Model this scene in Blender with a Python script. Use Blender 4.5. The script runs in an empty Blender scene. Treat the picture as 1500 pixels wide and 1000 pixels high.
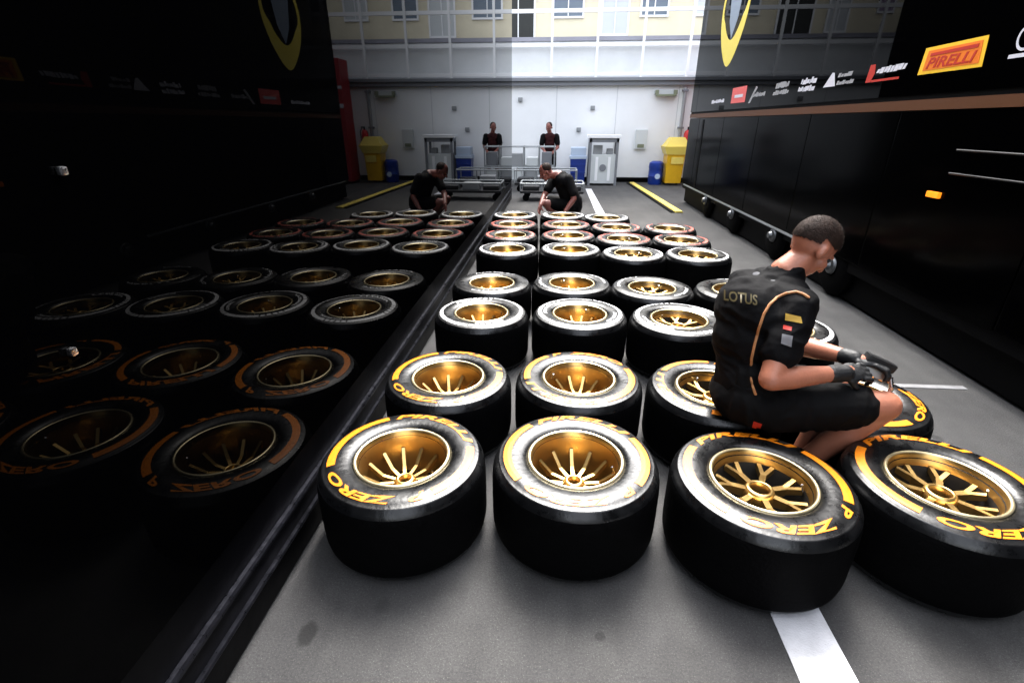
import bpy, bmesh, math, random
from mathutils import Vector, Matrix
random.seed(7)
R = math.radians
PI = math.pi

# ------------------------------------------------------------------ camera
F = 724.0
TH = math.atan(320 / F)
PSI = math.atan(65 * math.cos(TH) / F)
scene = bpy.context.scene
col = scene.collection
cd = bpy.data.cameras.new('camera')
cam = bpy.data.objects.new('camera', cd)
col.objects.link(cam)
cam.location = (0, 0, 1.55)
cam.rotation_euler = (PI / 2 - TH, 0, PSI)
cd.sensor_fit = 'HORIZONTAL'
cd.sensor_width = 36
cd.lens = 36 * F / 1500
cd.clip_start = 0.02
cd.clip_end = 2000
scene.camera = cam

# ------------------------------------------------------------------ world, sun, exposure
SUN_EL, SUN_AZ = 57.0, 4.0      # azimuth: clockwise from +Y, the direction the light comes from
w = bpy.data.worlds.new('World')
scene.world = w
w.use_nodes = True
wn = w.node_tree
sky = wn.nodes.new('ShaderNodeTexSky')
sky.sky_type = 'NISHITA'
sky.sun_disc = False
sky.sun_elevation = R(SUN_EL)
sky.sun_rotation = R(SUN_AZ)
sky.air_density = 1.0
sky.dust_density = 4.0
sky.ozone_density = 1.0
hs = wn.nodes.new('ShaderNodeHueSaturation')      # thin overcast: greyer, and brighter overhead
hs.inputs['Saturation'].default_value = 0.3
wn.links.new(sky.outputs[0], hs.inputs['Color'])
wtc = wn.nodes.new('ShaderNodeTexCoord')
wsx = wn.nodes.new('ShaderNodeSeparateXYZ')
wn.links.new(wtc.outputs['Generated'], wsx.inputs[0])
wmr = wn.nodes.new('ShaderNodeMapRange')
wmr.inputs['From Min'].default_value = 0.0
wmr.inputs['From Max'].default_value = 1.0
wmr.inputs['To Min'].default_value = 1.25
wmr.inputs['To Max'].default_value = 2.1
wn.links.new(wsx.outputs['Z'], wmr.inputs[0])
wvm = wn.nodes.new('ShaderNodeVectorMath')
wvm.operation = 'SCALE'
wn.links.new(hs.outputs[0], wvm.inputs[0])
wn.links.new(wmr.outputs[0], wvm.inputs['Scale'])
wn.links.new(wvm.outputs[0], wn.nodes['Background'].inputs[0])
wn.nodes['Background'].inputs[1].default_value = 0.14
sl = bpy.data.lights.new('sun', 'SUN')
sl.energy = 1.3
sl.angle = R(22)
sl.color = (1.0, 0.96, 0.9)
sun = bpy.data.objects.new('sun', sl)
col.objects.link(sun)
d = Vector((math.sin(R(SUN_AZ)) * math.cos(R(SUN_EL)), math.cos(R(SUN_AZ)) * math.cos(R(SUN_EL)), math.sin(R(SUN_EL))))
sun.rotation_euler = d.to_track_quat('Z', 'Y').to_euler()
scene.view_settings.view_transform = 'Standard'
scene.view_settings.look = 'None'
scene.view_settings.exposure = 2.12
scene.view_settings.gamma = 1

# ------------------------------------------------------------------ materials
def mat(name, c, rough=0.5, metal=0.0, ior=None, coat=0.0, noise=0.0, nscale=20.0, bump=0.0, bscale=60.0, rvar=0.0, spec=None, emit=0.0):
    m = bpy.data.materials.new(name)
    m.use_nodes = True
    nt = m.node_tree
    b = nt.nodes['Principled BSDF']
    b.inputs['Base Color'].default_value = (*c, 1)
    b.inputs['Roughness'].default_value = rough
    b.inputs['Metallic'].default_value = metal
    if ior: b.inputs['IOR'].default_value = ior
    if spec is not None: b.inputs['Specular IOR Level'].default_value = spec
    b.inputs['Coat Weight'].default_value = coat
    b.inputs['Coat Roughness'].default_value = 0.05
    if emit:
        b.inputs['Emission Color'].default_value = (*c, 1)
        b.inputs['Emission Strength'].default_value = emit
    tc = nt.nodes.new('ShaderNodeTexCoord')
    if noise or rvar:
        n = nt.nodes.new('ShaderNodeTexNoise')
        n.inputs['Scale'].default_value = nscale
        n.inputs['Detail'].default_value = 8
        n.inputs['Roughness'].default_value = 0.65
        nt.links.new(tc.outputs['Object'], n.inputs['Vector'])
        if noise:
            mr = nt.nodes.new('ShaderNodeMapRange')
            mr.inputs['From Min'].default_value = 0.3
            mr.inputs['From Max'].default_value = 0.7
            mr.inputs['To Min'].default_value = 1 - noise
            mr.inputs['To Max'].default_value = 1 + noise
            nt.links.new(n.outputs[0], mr.inputs[0])
            mx = nt.nodes.new('ShaderNodeMix')
            mx.data_type = 'RGBA'
            mx.blend_type = 'MULTIPLY'
            mx.inputs[0].default_value = 1
            mx.inputs[6].default_value = (*c, 1)
            nt.links.new(mr.outputs[0], mx.inputs[7])
            nt.links.new(mx.outputs[2], b.inputs['Base Color'])
        if rvar:
            m2 = nt.nodes.new('ShaderNodeMapRange')
            m2.inputs['From Min'].default_value = 0.3
            m2.inputs['From Max'].default_value = 0.7
            m2.inputs['To Min'].default_value = max(0, rough - rvar)
            m2.inputs['To Max'].default_value = rough + rvar
            nt.links.new(n.outputs[0], m2.inputs[0])
            nt.links.new(m2.outputs[0], b.inputs['Roughness'])
    if bump:
        n2 = nt.nodes.new('ShaderNodeTexNoise')
        n2.inputs['Scale'].default_value = bscale
        n2.inputs['Detail'].default_value = 6
        nt.links.new(tc.outputs['Object'], n2.inputs['Vector'])
        bp = nt.nodes.new('ShaderNodeBump')
        bp.inputs['Strength'].default_value = bump
        bp.inputs['Distance'].default_value = 0.01
        nt.links.new(n2.outputs[0], bp.inputs['Height'])
        nt.links.new(bp.outputs[0], b.inputs['Normal'])
    return m

def asphalt_mat():
    m = bpy.data.materials.new('asphalt')
    m.use_nodes = True
    nt = m.node_tree
    b = nt.nodes['Principled BSDF']
    b.inputs['Roughness'].default_value = 0.85
    tc = nt.nodes.new('ShaderNodeTexCoord')
    def noise(sc, det=6, ro=0.6):
        n = nt.nodes.new('ShaderNodeTexNoise')
        n.inputs['Scale'].default_value = sc
        n.inputs['Detail'].default_value = det
        n.inputs['Roughness'].default_value = ro
        nt.links.new(tc.outputs['Object'], n.inputs['Vector'])
        return n
    def ramp(src, a, b_, ca, cb):
        r = nt.nodes.new('ShaderNodeValToRGB')
        r.color_ramp.elements[0].position = a
        r.color_ramp.elements[1].position = b_
        r.color_ramp.elements[0].color = (*ca, 1)
        r.color_ramp.elements[1].color = (*cb, 1)
        nt.links.new(src, r.inputs[0])
        return r
    def mul(a, b_):
        x = nt.nodes.new('ShaderNodeMix')
        x.data_type = 'RGBA'
        x.blend_type = 'MULTIPLY'
        x.inputs[0].default_value = 1
        nt.links.new(a, x.inputs[6])
        nt.links.new(b_, x.inputs[7])
        return x.outputs[2]
    n1 = noise(130, 5, 0.75)
    n2 = noise(1.3, 6, 0.6)
    n3 = noise(6.5, 5, 0.6)
    n4 = noise(260, 2, 0.5)
    r1 = ramp(n1.outputs[0], 0.3, 0.7, (0.021, 0.0208, 0.0208), (0.062, 0.061, 0.061))
    r2 = ramp(n2.outputs[0], 0.35, 0.65, (0.66, 0.66, 0.68), (1.14, 1.14, 1.12))
    r3 = ramp(n3.outputs[0], 0.28, 0.6, (0.8, 0.8, 0.8), (1.05, 1.05, 1.05))
    r4 = ramp(n4.outputs[0], 0.62, 0.72, (1, 1, 1), (2.2, 2.2, 2.1))
    c = mul(mul(mul(r1.outputs[0], r2.outputs[0]), r3.outputs[0]), r4.outputs[0])
    # oil drips and stains soaked into the surface, each with its own ragged soft edge
    for (sx, sy, rad, k, st) in ((-0.768, 1.05, 0.032, 0.2, 1.5), (-0.55, 1.17, 0.03, 0.75, 1.0), (0.45, 1.02, 0.09, 0.8, 1.6), (1.35, 1.12, 0.12, 0.72, 1.3), (1.75, 1.9, 0.2, 0.8, 1.8), (1.9, 3.6, 0.22, 0.7, 2.2), (1.35, 9.4, 0.35, 0.7, 1.4), (-0.2, 9.3, 0.3, 0.75, 1.2), (0.2, 1.12, 0.018, 0.5, 1.0), (2.1, 2.4, 0.03, 0.5, 1.0)):
        ma = nt.nodes.new('ShaderNodeMapping')
        ma.inputs['Location'].default_value = (-sx, -sy / st, 0)
        ma.inputs['Scale'].default_value = (1, 1 / st, 0)
        nt.links.new(tc.outputs['Object'], ma.inputs[0])
        ln = nt.nodes.new('ShaderNodeVectorMath'); ln.operation = 'LENGTH'
        nt.links.new(ma.outputs[0], ln.inputs[0])
        dv = nt.nodes.new('ShaderNodeMath'); dv.operation = 'DIVIDE'; dv.inputs[1].default_value = rad
        nt.links.new(ln.outputs['Value'], dv.inputs[0])
        nn = noise(1.2 / rad ** 0.8, 4, 0.6)
        ad = nt.nodes.new('ShaderNodeMath'); ad.operation = 'ADD'
        nt.links.new(dv.outputs[0], ad.inputs[0]); nt.links.new(nn.outputs[0], ad.inputs[1])
        rr_ = ramp(ad.outputs[0], 0.0, 1.0, (k, k, k), (1, 1, 1))
        rr_.color_ramp.elements[0].position = 0.75
        m2 = nt.nodes.new('ShaderNodeMath'); m2.operation = 'MULTIPLY'; m2.inputs[1].default_value = 0.62
        nt.links.new(ad.outputs[0], m2.inputs[0]); nt.links.new(m2.outputs[0], rr_.inputs[0])
        c = mul(c, rr_.outputs[0])
    mp = nt.nodes.new('ShaderNodeMapping'); mp.inputs['Scale'].default_value = (7, 0.35, 1)
    nt.links.new(tc.outputs['Object'], mp.inputs[0])
    ns = nt.nodes.new('ShaderNodeTexNoise'); ns.inputs['Scale'].default_value = 1.0; ns.inputs['Detail'].default_value = 4
    nt.links.new(mp.outputs[0], ns.inputs['Vector'])
    c = mul(c, ramp(ns.outputs[0], 0.35, 0.6, (0.82, 0.82, 0.83), (1.06, 1.06, 1.05)).outputs[0])
    nt.links.new(c, b.inputs['Base Color'])
    bp = nt.nodes.new('ShaderNodeBump')
    bp.inputs['Strength'].default_value = 0.6
    bp.inputs['Distance'].default_value = 0.004
    nt.links.new(n1.outputs[0], bp.inputs['Height'])
    nt.links.new(bp.outputs[0], b.inputs['Normal'])
    return m

M = {}
M['asphalt'] = asphalt_mat()
M['white_paint'] = mat('road_paint_white', (0.56, 0.56, 0.585), 0.6, noise=0.2, nscale=7, bump=0.3, bscale=180)
M['rail_dark'] = mat('hand_rail_dark', (0.012, 0.012, 0.013), 0.4, metal=0.6)
M['hub_metal'] = mat('hub_metal', (0.12, 0.125, 0.13), 0.35, metal=0.8)
M['patch_yellow'] = mat('patch_yellow', (0.42, 0.25, 0.02), 0.6)
M['patch_grey'] = mat('patch_grey', (0.16, 0.16, 0.17), 0.6)
M['maroon_cloth'] = mat('maroon_cloth', (0.03, 0.008, 0.009), 0.85, spec=0.1)
M['oil'] = mat('oil_stain', (0.009, 0.0085, 0.008), 0.8, noise=0.3, nscale=60)
M['gloss'] = mat('black_gloss_paint', (0.0004, 0.0004, 0.0005), 0.012, ior=1.108, bump=0.02, bscale=1.1)
M['gloss_lower'] = mat('black_gloss_lower', (0.0004, 0.0004, 0.0005), 0.14, ior=1.075)
M['matte_black'] = mat('matte_black', (0.0012, 0.0012, 0.0014), 0.6, spec=0.05, noise=0.3, nscale=12)
M['rubber_flap'] = mat('rubber_flap', (0.001, 0.001, 0.0014), 0.38, noise=0.3, nscale=8, bump=0.5, bscale=5, spec=0.07)
M['dark_alu'] = mat('dark_aluminium', (0.03, 0.031, 0.04), 0.35, metal=0.9, rvar=0.15, nscale=30)
M['chrome'] = mat('bright_metal', (0.6, 0.6, 0.62), 0.25, metal=1.0, rvar=0.1)
M['gold_stripe'] = mat('bronze_stripe', (0.085, 0.032, 0.012), 0.5, spec=0.2)
M['yellow'] = mat('decal_yellow', (0.85, 0.5, 0.02), 0.45)
M['decal_orange'] = mat('decal_orange', (0.75, 0.17, 0.005), 0.45)
M['decal_red'] = mat('decal_red', (0.45, 0.02, 0.008), 0.45)
M['decal_pink'] = mat('decal_light_red', (0.7, 0.1, 0.09), 0.45)
M['decal_white'] = mat('decal_white', (0.6, 0.6, 0.65), 0.45)
M['decal_grey'] = mat('decal_grey', (0.3, 0.3, 0.31), 0.45)
M['logo_yellow'] = mat('emblem_yellow', (0.75, 0.6, 0.08), 0.45)
M['logo_blue'] = mat('emblem_slate', (0.2, 0.25, 0.32), 0.4)
M['marker'] = mat('marker_lens', (0.9, 0.22, 0.01), 0.3, emit=0.35)
M['tread'] = mat('tyre_tread', (0.0014, 0.0014, 0.0016), 0.65, noise=0.35, nscale=40, bump=0.25, bscale=90, spec=0.03)
M['mark_orange'] = mat('marking_orange', (0.8, 0.225, 0.008), 0.4, noise=0.12, nscale=60, ior=1.45)
M['mark_white'] = mat('marking_white', (0.78, 0.78, 0.79), 0.42, noise=0.06, nscale=60)
M['mark_red'] = mat('marking_red', (0.55, 0.12, 0.09), 0.42, noise=0.08, nscale=60)
M['gold'] = mat('gold_anodised', (0.58, 0.38, 0.14), 0.3, metal=0.95, rvar=0.03, nscale=14)
M['gold_lip'] = mat('gold_lip', (0.8, 0.68, 0.42), 0.3, metal=0.85)
M['hub_dark'] = mat('hub_bore', (0.012, 0.011, 0.01), 0.6)  # also used as painted shade on the rim barrel
M['skin'] = mat('skin', (0.36, 0.135, 0.08), 0.42, noise=0.12, nscale=14, bump=0.15, bscale=80)
M['skin_red'] = mat('skin_ruddy', (0.2, 0.065, 0.05), 0.5, noise=0.15, nscale=14)
M['hair'] = mat('short_hair', (0.02, 0.0115, 0.0085), 0.65, spec=0.12, noise=0.6, nscale=30, bump=0.5, bscale=220)
M['shirt'] = mat('black_shirt', (0.0022, 0.0022, 0.0028), 0.8, spec=0.1, noise=0.3, nscale=30, bump=0.5, bscale=16)
M['shirt_yoke'] = mat('navy_yoke', (0.006, 0.008, 0.016), 0.7, bump=0.4, bscale=20)
M['shorts'] = mat('black_shorts', (0.0018, 0.0018, 0.0022), 0.8, spec=0.1, bump=0.5, bscale=18)
M['glove'] = mat('black_glove', (0.0025, 0.003, 0.004), 0.6, bump=0.3, bscale=60)
M['piping'] = mat('tan_piping', (0.40, 0.17, 0.06), 0.6)
M['olive'] = mat('olive_print', (0.06, 0.045, 0.01), 0.6)
M['wall_white'] = mat('wall_white', (0.87, 0.885, 0.895), 0.55, noise=0.04, nscale=1.2, bump=0.1, bscale=3)
M['parapet'] = mat('parapet_panels', (0.8, 0.82, 0.83), 0.55, noise=0.07, nscale=1.5)
M['line_grey'] = mat('worn_line', (0.22, 0.22, 0.225), 0.7, noise=0.3, nscale=12)
M['wall_seam'] = mat('wall_seam', (0.6, 0.62, 0.64), 0.6)
M['beam_grey'] = mat('beam_grey', (0.2, 0.21, 0.23), 0.5)
M['rail_white'] = mat('rail_white', (0.92, 0.93, 0.94), 0.4)
M['cream'] = mat('cream_panel', (0.78, 0.71, 0.52), 0.6, noise=0.08, nscale=2)
M['glass'] = mat('window_glass', (0.12, 0.16, 0.21), 0.12, ior=1.5)
M['dark_open'] = mat('dark_opening', (0.012, 0.014, 0.012), 0.5)
M['lilac'] = mat('lilac_panel', (0.38, 0.3, 0.42), 0.6)
M['ledge'] = mat('ledge_shade_grey', (0.3, 0.3, 0.35), 0.6, noise=0.1, nscale=3)  # darkened so the ledge gives the shadow band under the gallery windows
M['red_panel'] = mat('dark_red_panel', (0.33, 0.012, 0.02), 0.45)
M['red'] = mat('extinguisher_red', (0.6, 0.02, 0.02), 0.35)
M['bin_yellow'] = mat('bin_yellow', (0.75, 0.42, 0.01), 0.4, noise=0.06, nscale=8)
M['bin_pale'] = mat('bin_pale_yellow', (0.8, 0.62, 0.12), 0.4)
M['blue'] = mat('blue_plastic', (0.006, 0.035, 0.28), 0.4)
M['pale_blue'] = mat('pale_blue_lid', (0.5, 0.6, 0.75), 0.4)
M['grey_metal'] = mat('grey_metal', (0.3, 0.32, 0.33), 0.45, metal=0.4)
M['mid_grey'] = mat('mid_grey_paint', (0.3, 0.31, 0.32), 0.55)
M['light_grey'] = mat('light_grey_paint', (0.62, 0.65, 0.65), 0.5)
M['trolley'] = mat('trolley_black', (0.005, 0.005, 0.007), 0.4)
M['brown_red'] = mat('maroon_paint', (0.09, 0.02, 0.02), 0.4)
M['kerb_yellow'] = mat('ramp_yellow', (0.8, 0.62, 0.12), 0.6, noise=0.12, nscale=8)
M['olive_box'] = mat('olive_box', (0.2, 0.22, 0.14), 0.5)
M['tool_grey'] = mat('tool_grey', (0.42, 0.43, 0.42), 0.4)
M['tool_black'] = mat('tool_black', (0.012, 0.012, 0.013), 0.35)
M['tool_blue'] = mat('tool_slate', (0.04, 0.05, 0.08), 0.35)

def sidewall_mat():   # rubber sidewall: semi-gloss, faint concentric moulding
    m = mat('tyre_rubber', (0.0025, 0.0027, 0.0032), 0.30, rvar=0.09, nscale=14, noise=0.5, bump=0.12, bscale=45, ior=1.5)
    return m
M['rubber'] = sidewall_mat()

# ------------------------------------------------------------------ mesh helpers
def link(name, me, m, parent=None, smooth=False, kind=None):
    o = bpy.data.objects.new(name, me)
    col.objects.link(o)
    ms = m if isinstance(m, (list, tuple)) else [m]
    me.materials.clear()
    for q in ms: me.materials.append(q)
    if smooth:
        me.polygons.foreach_set('use_smooth', [True] * len(me.polygons))
        try: me.set_sharp_from_angle(angle=R(40))
        except Exception: pass
    if parent: o.parent = parent
    if kind: o['kind'] = kind
    return o

def tag(o, label, cat, group=None):
    o['label'] = label
    o['category'] = cat
    if group: o['group'] = group
    return o

def thing(name, label, cat, loc=(0, 0, 0), rz=0, group=None):
    o = bpy.data.objects.new(name, None)
    col.objects.link(o)
    o.empty_display_size = 0.1
    o.location = loc
    o.rotation_euler = (0, 0, rz)
    return tag(o, label, cat, group)

class MB:
    def __init__(s): s.bm = bmesh.new()
    def box(s, x0, x1, y0, y1, z0, z1, bevel=0.0, mx=None):
        g = bmesh.ops.create_cube(s.bm, size=1)
        vs = g['verts']
        for v in vs:
            v.co = Vector(((x0 + x1) / 2 + v.co.x * (x1 - x0), (y0 + y1) / 2 + v.co.y * (y1 - y0), (z0 + z1) / 2 + v.co.z * (z1 - z0)))
        if mx: bmesh.ops.transform(s.bm, matrix=mx, verts=vs)
        if bevel:
            es = list({e for v in vs for e in v.link_edges})
            bmesh.ops.bevel(s.bm, geom=es, offset=bevel, segments=2, affect='EDGES', profile=0.7)
        return s
    def cyl(s, p0, p1, r0, r1=None, seg=16, caps=True):
        p0, p1 = Vector(p0), Vector(p1)
        r1 = r0 if r1 is None else r1
        dv = p1 - p0
        g = bmesh.ops.create_cone(s.bm, cap_ends=caps, segments=seg, radius1=r0, radius2=r1, depth=dv.length)
        q = dv.to_track_quat('Z', 'Y').to_matrix().to_4x4()
        q.translation = (p0 + p1) / 2
        bmesh.ops.transform(s.bm, matrix=q, verts=g['verts'])
        return s
    def path(s, pts, r, seg=10):
        for a, b in zip(pts[:-1], pts[1:]): s.cyl(a, b, r, seg=seg)
        return s
    def lathe(s, prof, seg=96, closed=False, loc=(0, 0, 0)):
        rings = []
        for (r, z) in prof:
            rings.append([s.bm.verts.new((loc[0] + r * math.cos(2 * PI * i / seg), loc[1] + r * math.sin(2 * PI * i / seg), loc[2] + z)) for i in range(seg)])
        n = len(rings)
        for k in range(n if closed else n - 1):
            a, b = rings[k], rings[(k + 1) % n]
            for i in range(seg):
                j = (i + 1) % seg
                s.bm.faces.new((a[i], b[i], b[j], a[j]))
        return s
    def prism(s, poly, h0, h1, axis='z', mx=None):
        # poly: list of 2D points; axis x: (y,z) extruded in x ; axis z: (x,y) extruded in z ; axis y: (x,z)
        def P(p, h):
            if axis == 'z': return (p[0], p[1], h)
            if axis == 'x': return (h, p[0], p[1])
            return (p[0], h, p[1])
        a = [s.bm.verts.new(P(p, h0)) for p in poly]
        b = [s.bm.verts.new(P(p, h1)) for p in poly]
        n = len(poly)
        s.bm.faces.new(a)
        s.bm.faces.new(b[::-1])
        for i in range(n): s.bm.faces.new((a[i], b[i], b[(i + 1) % n], a[(i + 1) % n]))
        if mx: bmesh.ops.transform(s.bm, matrix=mx, verts=a + b)
        return s
    def ball(s, c, rad, rot=None, sub=3):
        g = bmesh.ops.create_icosphere(s.bm, subdivisions=sub, radius=1)
        m4 = Matrix.Diagonal((*rad, 1)) if hasattr(rad, '__len__') else Matrix.Scale(rad, 4)
        if rot: m4 = rot.to_4x4() @ m4
        m4.translation = Vector(c)
        bmesh.ops.transform(s.bm, matrix=m4, verts=g['verts'])
        return s
    def limb(s, pts, rads, seg=18):
        # chain of tapered capsules
        for i in range(len(pts)):
            s.ball(pts[i], rads[i], sub=2)
        for i in range(len(pts) - 1):
            s.cyl(pts[i], pts[i + 1], rads[i], rads[i + 1], seg=seg)
        return s
    def mesh(s, name):
        bmesh.ops.recalc_face_normals(s.bm, faces=s.bm.faces)
        me = bpy.data.meshes.new(name)
        s.bm.to_mesh(me)
        s.bm.free()
        return me
    def build(s, name, m, parent=None, smooth=False, kind=None):
        return link(name, s.mesh(name), m, parent, smooth, kind)

def fused(mb, voxel=0.008, smooth_it=6):
    """melt overlapping shapes into one continuous surface"""
    me = mb.mesh('tmp')
    o = bpy.data.objects.new('tmp', me)
    col.objects.link(o)
    rm = o.modifiers.new('r', 'REMESH')
    rm.mode = 'VOXEL'
    rm.voxel_size = voxel
    sm = o.modifiers.new('s', 'SMOOTH')
    sm.iterations = smooth_it
    sm.factor = 0.6
    dg = bpy.context.evaluated_depsgraph_get()
    out = bpy.data.meshes.new_from_object(o.evaluated_get(dg))
    bpy.data.objects.remove(o)
    return out

from mathutils import noise as mnoise
def wrinkle(me, amp, sc, axis=(1, 1, 2.4), seed=0.0):
    """cloth folds: ridged noise pushed along the normals"""
    off = Vector((seed, seed * 2, seed * 3))
    nrm = [v.normal.copy() for v in me.vertices]
    for v, n in zip(me.vertices, nrm):
        q = Vector((v.co.x * axis[0], v.co.y * axis[1], v.co.z * axis[2])) * sc + off
        q += mnoise.noise_vector(q * 0.5) * 0.7
        a = 1 - abs(mnoise.noise(q)) * 2.2
        v.co += n * amp * (a - 0.45 + 0.35 * mnoise.noise(q * 2.3))
    me.update()
    return me

def text_mesh(s, size=1.0, shear=0.0, extrude=0.0, offset=0.0):
    """list of verts / faces of a line of lettering, x right, y up"""
    cu = bpy.data.curves.new('t', 'FONT')
    cu.body = s
    cu.size = size
    cu.shear = shear
    cu.extrude = extrude
    cu.offset = offset
    cu.resolution_u = 4
    o = bpy.data.objects.new('t', cu)
    col.objects.link(o)
    dg = bpy.context.evaluated_depsgraph_get()
    me = bpy.data.meshes.new_from_object(o.evaluated_get(dg))
    bpy.data.objects.remove(o)
    return me

def fit_text(s, x0, x1, y0, y1, shear=0.0, offset=0.03, fn=None, thick=0.002):
    """lettering fitted to a rectangle then mapped by fn(x, y, h) -> point"""
    me = text_mesh(s, 1.0, shear, 0.5, offset)
    xs = [v.co.x for v in me.vertices]
    ys = [v.co.y for v in me.vertices]
    ax, bx, ay, by = min(xs), max(xs), min(ys), max(ys)
    for v in me.vertices:
        x = x0 + (v.co.x - ax) / (bx - ax) * (x1 - x0)
        y = y0 + (v.co.y - ay) / (by - ay) * (y1 - y0)
        v.co = Vector(fn(x, y, thick if v.co.z > 0 else 0.0))
    return me

def copy_tree(o, parent=None):
    c = o.copy()
    col.objects.link(c)
    if parent: c.parent = parent
    for ch in list(o.children): copy_tree(ch, c)
    return c

# ------------------------------------------------------------------ ground
MB().box(-60, 60, -60, 60, -0.3, 0.0).build('asphalt_ground', M['asphalt'], kind='structure')
def strip(name, poly, z, m, label=None):
    b = MB(); b.prism(poly, z - 0.003, z)
    return b.build(name, m, kind='structure')
strip('painted_line', [(0.79, -1.0), (0.972, -1.0), (0.962, 4.0), (0.95, 13.3), (0.80, 13.3), (0.795, 4.0)], 0.004, M['white_paint'])
strip('painted_cross_line', [(1.95, 2.97), (2.66, 2.975), (2.66, 3.02), (1.95, 3.015)], 0.0042, M['line_grey'])
# low yellow cable ramp on the ground
yr = thing('cable_ramp', 'long yellow painted cable ramp on the asphalt near the far right truck end', 'cable ramp', (2.25, 12.2, 0), R(2.2))
b = MB(); b.prism([(-0.07, 0.006), (-0.055, 0.032), (0.065, 0.032), (0.09, 0.006)], -2.5, 2.5, 'y'); b.build('yellow_cover', M['kerb_yellow'], yr)
b = MB(); b.prism([(-0.15, 0.001), (-0.13, 0.022), (-0.0705, 0.022), (-0.0705, 0.001)], -2.5, 2.5, 'y')  # black strip put in for the shadow along the ramp's side
b.build('shadow_edge', M['matte_black'], yr)

# ------------------------------------------------------------------ garage building at the end
g = thing('garage_building', 'white panelled garage wall with upper gallery and white railings at the far end', 'building', (1.5, 15.0, 0))
def gl(x): return x - 1.5
b = MB(); b.box(-9, 9, 0.0, 0.25, 0.0, 2.56); b.build('lower_wall', M['wall_white'], g)
for x in [-8 + 1.62 * i for i in range(11)]:
    MB().box(x, x + 0.018, -0.004, 0.0, 0.14, 2.5).build('wall_seam', M['wall_seam'], g)
b = MB(); b.box(-9, 9, -0.03, 0.0, 0.0, 0.13); b.build('skirting', M['matte_black'], g)
b = MB(); b.box(-9, 9, -0.2, 0.25, 2.56, 2.64, 0.01); b.box(-9, 9, -0.14, -0.02, 2.46, 2.56)
b.build('beam', M['beam_grey'], g)
b = MB(); b.box(-9, 9, 0.1, 0.3, 2.642, 3.50); b.build('parapet_wall', M['parapet'], g)
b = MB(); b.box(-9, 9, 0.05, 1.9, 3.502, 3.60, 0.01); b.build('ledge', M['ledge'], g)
for x in [-8.7 + 1.17 * i for i in range(16)]:
    MB().box(x - 0.03, x + 0.03, -0.16, -0.10, 2.642, 4.75).build('railing_post', M['rail_white'], g)
for z in (2.72, 3.40, 4.15):
    MB().box(-9, 9, -0.1, -0.05, z - 0.045, z + 0.045, 0.008).build('railing_bar', M['rail_white'], g)
b = MB(); b.box(-9, 9, 1.9, 2.2, 3.602, 8.0); b.build('gallery_wall', M['cream'], g)
rr = random.Random(3)
x = -8.6
kinds = ['glass', 'light_grey', 'dark_open', 'lilac', 'light_grey', 'dark_open', 'glass', 'light_grey']
k = 0
while x < 8.4:
    wd = rr.uniform(0.35, 0.9)
    kd = kinds[k % len(kinds)]
    z0, z1 = (4.35, 5.2) if kd != 'dark_open' else (3.75, 5.1)
    if k % 3 == 1: z0 = 3.9
    wdw = MB().box(x, x + wd, 1.86, 1.899, z0, z1).build('window', M[kd], g)
    b = MB()
    b.box(x - 0.05, x, 1.84, 1.898, z0 - 0.05, z1 + 0.05); b.box(x + wd, x + wd + 0.05, 1.84, 1.898, z0 - 0.05, z1 + 0.05)
    b.box(x + wd / 2 - 0.015, x + wd / 2 + 0.015, 1.83, 1.857, z0, z1)
    b.box(x, x + wd, 1.842, 1.897, z0 - 0.05, z0); b.box(x, x + wd, 1.842, 1.897, z1, z1 + 0.05)
    b.build('window_frame', M['rail_white'], wdw)
    x += wd + rr.uniform(0.3, 0.9)
    k += 1
b = MB(); b.box(-9, 9, 0.6, 2.3, 8.0, 8.15); b.build('roof_edge', M['light_grey'], g)
for x in (gl(-0.42), gl(2.87)):
    pass
# fixtures on the wall (small things of their own)
def bulkhead(x, z, label):
    t = thing('bulkhead_light', label, 'wall light', (x, 14.99, z), 0, 'wall lights under the beam')
    MB().box(-0.3, 0.3, -0.05, 0.0, 0.0, 0.1, 0.01).build('back_plate', M['light_grey'], t)
    b = MB(); b.box(-0.26, 0.26, -0.17, -0.052, -0.05, 0.0, 0.008); b.box(-0.28, -0.2, -0.16, -0.053, 0.001, 0.1); b.box(0.2, 0.28, -0.16, -0.053, 0.001, 0.1)
    b.build('cage', M['olive_box'], t)
bulkhead(2.87, 2.24, 'grey caged bulkhead light under the beam at the right of the white wall')
for i, (px, pz, lb) in enumerate([(0.97, 1.86, 'small grey junction box high on the white wall above the blue cooler'),
                     (-1.0, 2.07, 'small grey junction box near the top of the white wall at the left'),
                     (0.62, 1.32, 'small pinkish socket box low on the white wall above the blue cooler')]):
    t = thing('junction_box', lb, 'junction box', (px, 14.985, pz), 0)
    MB().box(-0.06, 0.06, -0.05, 0.0, 0, 0.11, 0.01).build('housing', M['mid_grey'], t)
    MB().box(-0.03, 0.03, -0.065, -0.0505, 0.02, 0.07, 0.005).build('cover', M['grey_metal'], t)
t = thing('notice_board', 'small pale grey notice box with olive lower panel on the white wall', 'notice box', (2.34, 14.985, 0.88))
MB().box(-0.16, 0.16, -0.06, 0.0, 0.0, 0.5, 0.012).build('housing', M['light_grey'], t)
MB().box(-0.09, 0.09, -0.075, -0.0605, 0.04, 0.13, 0.004).build('olive_panel', M['olive_box'], t)

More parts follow.
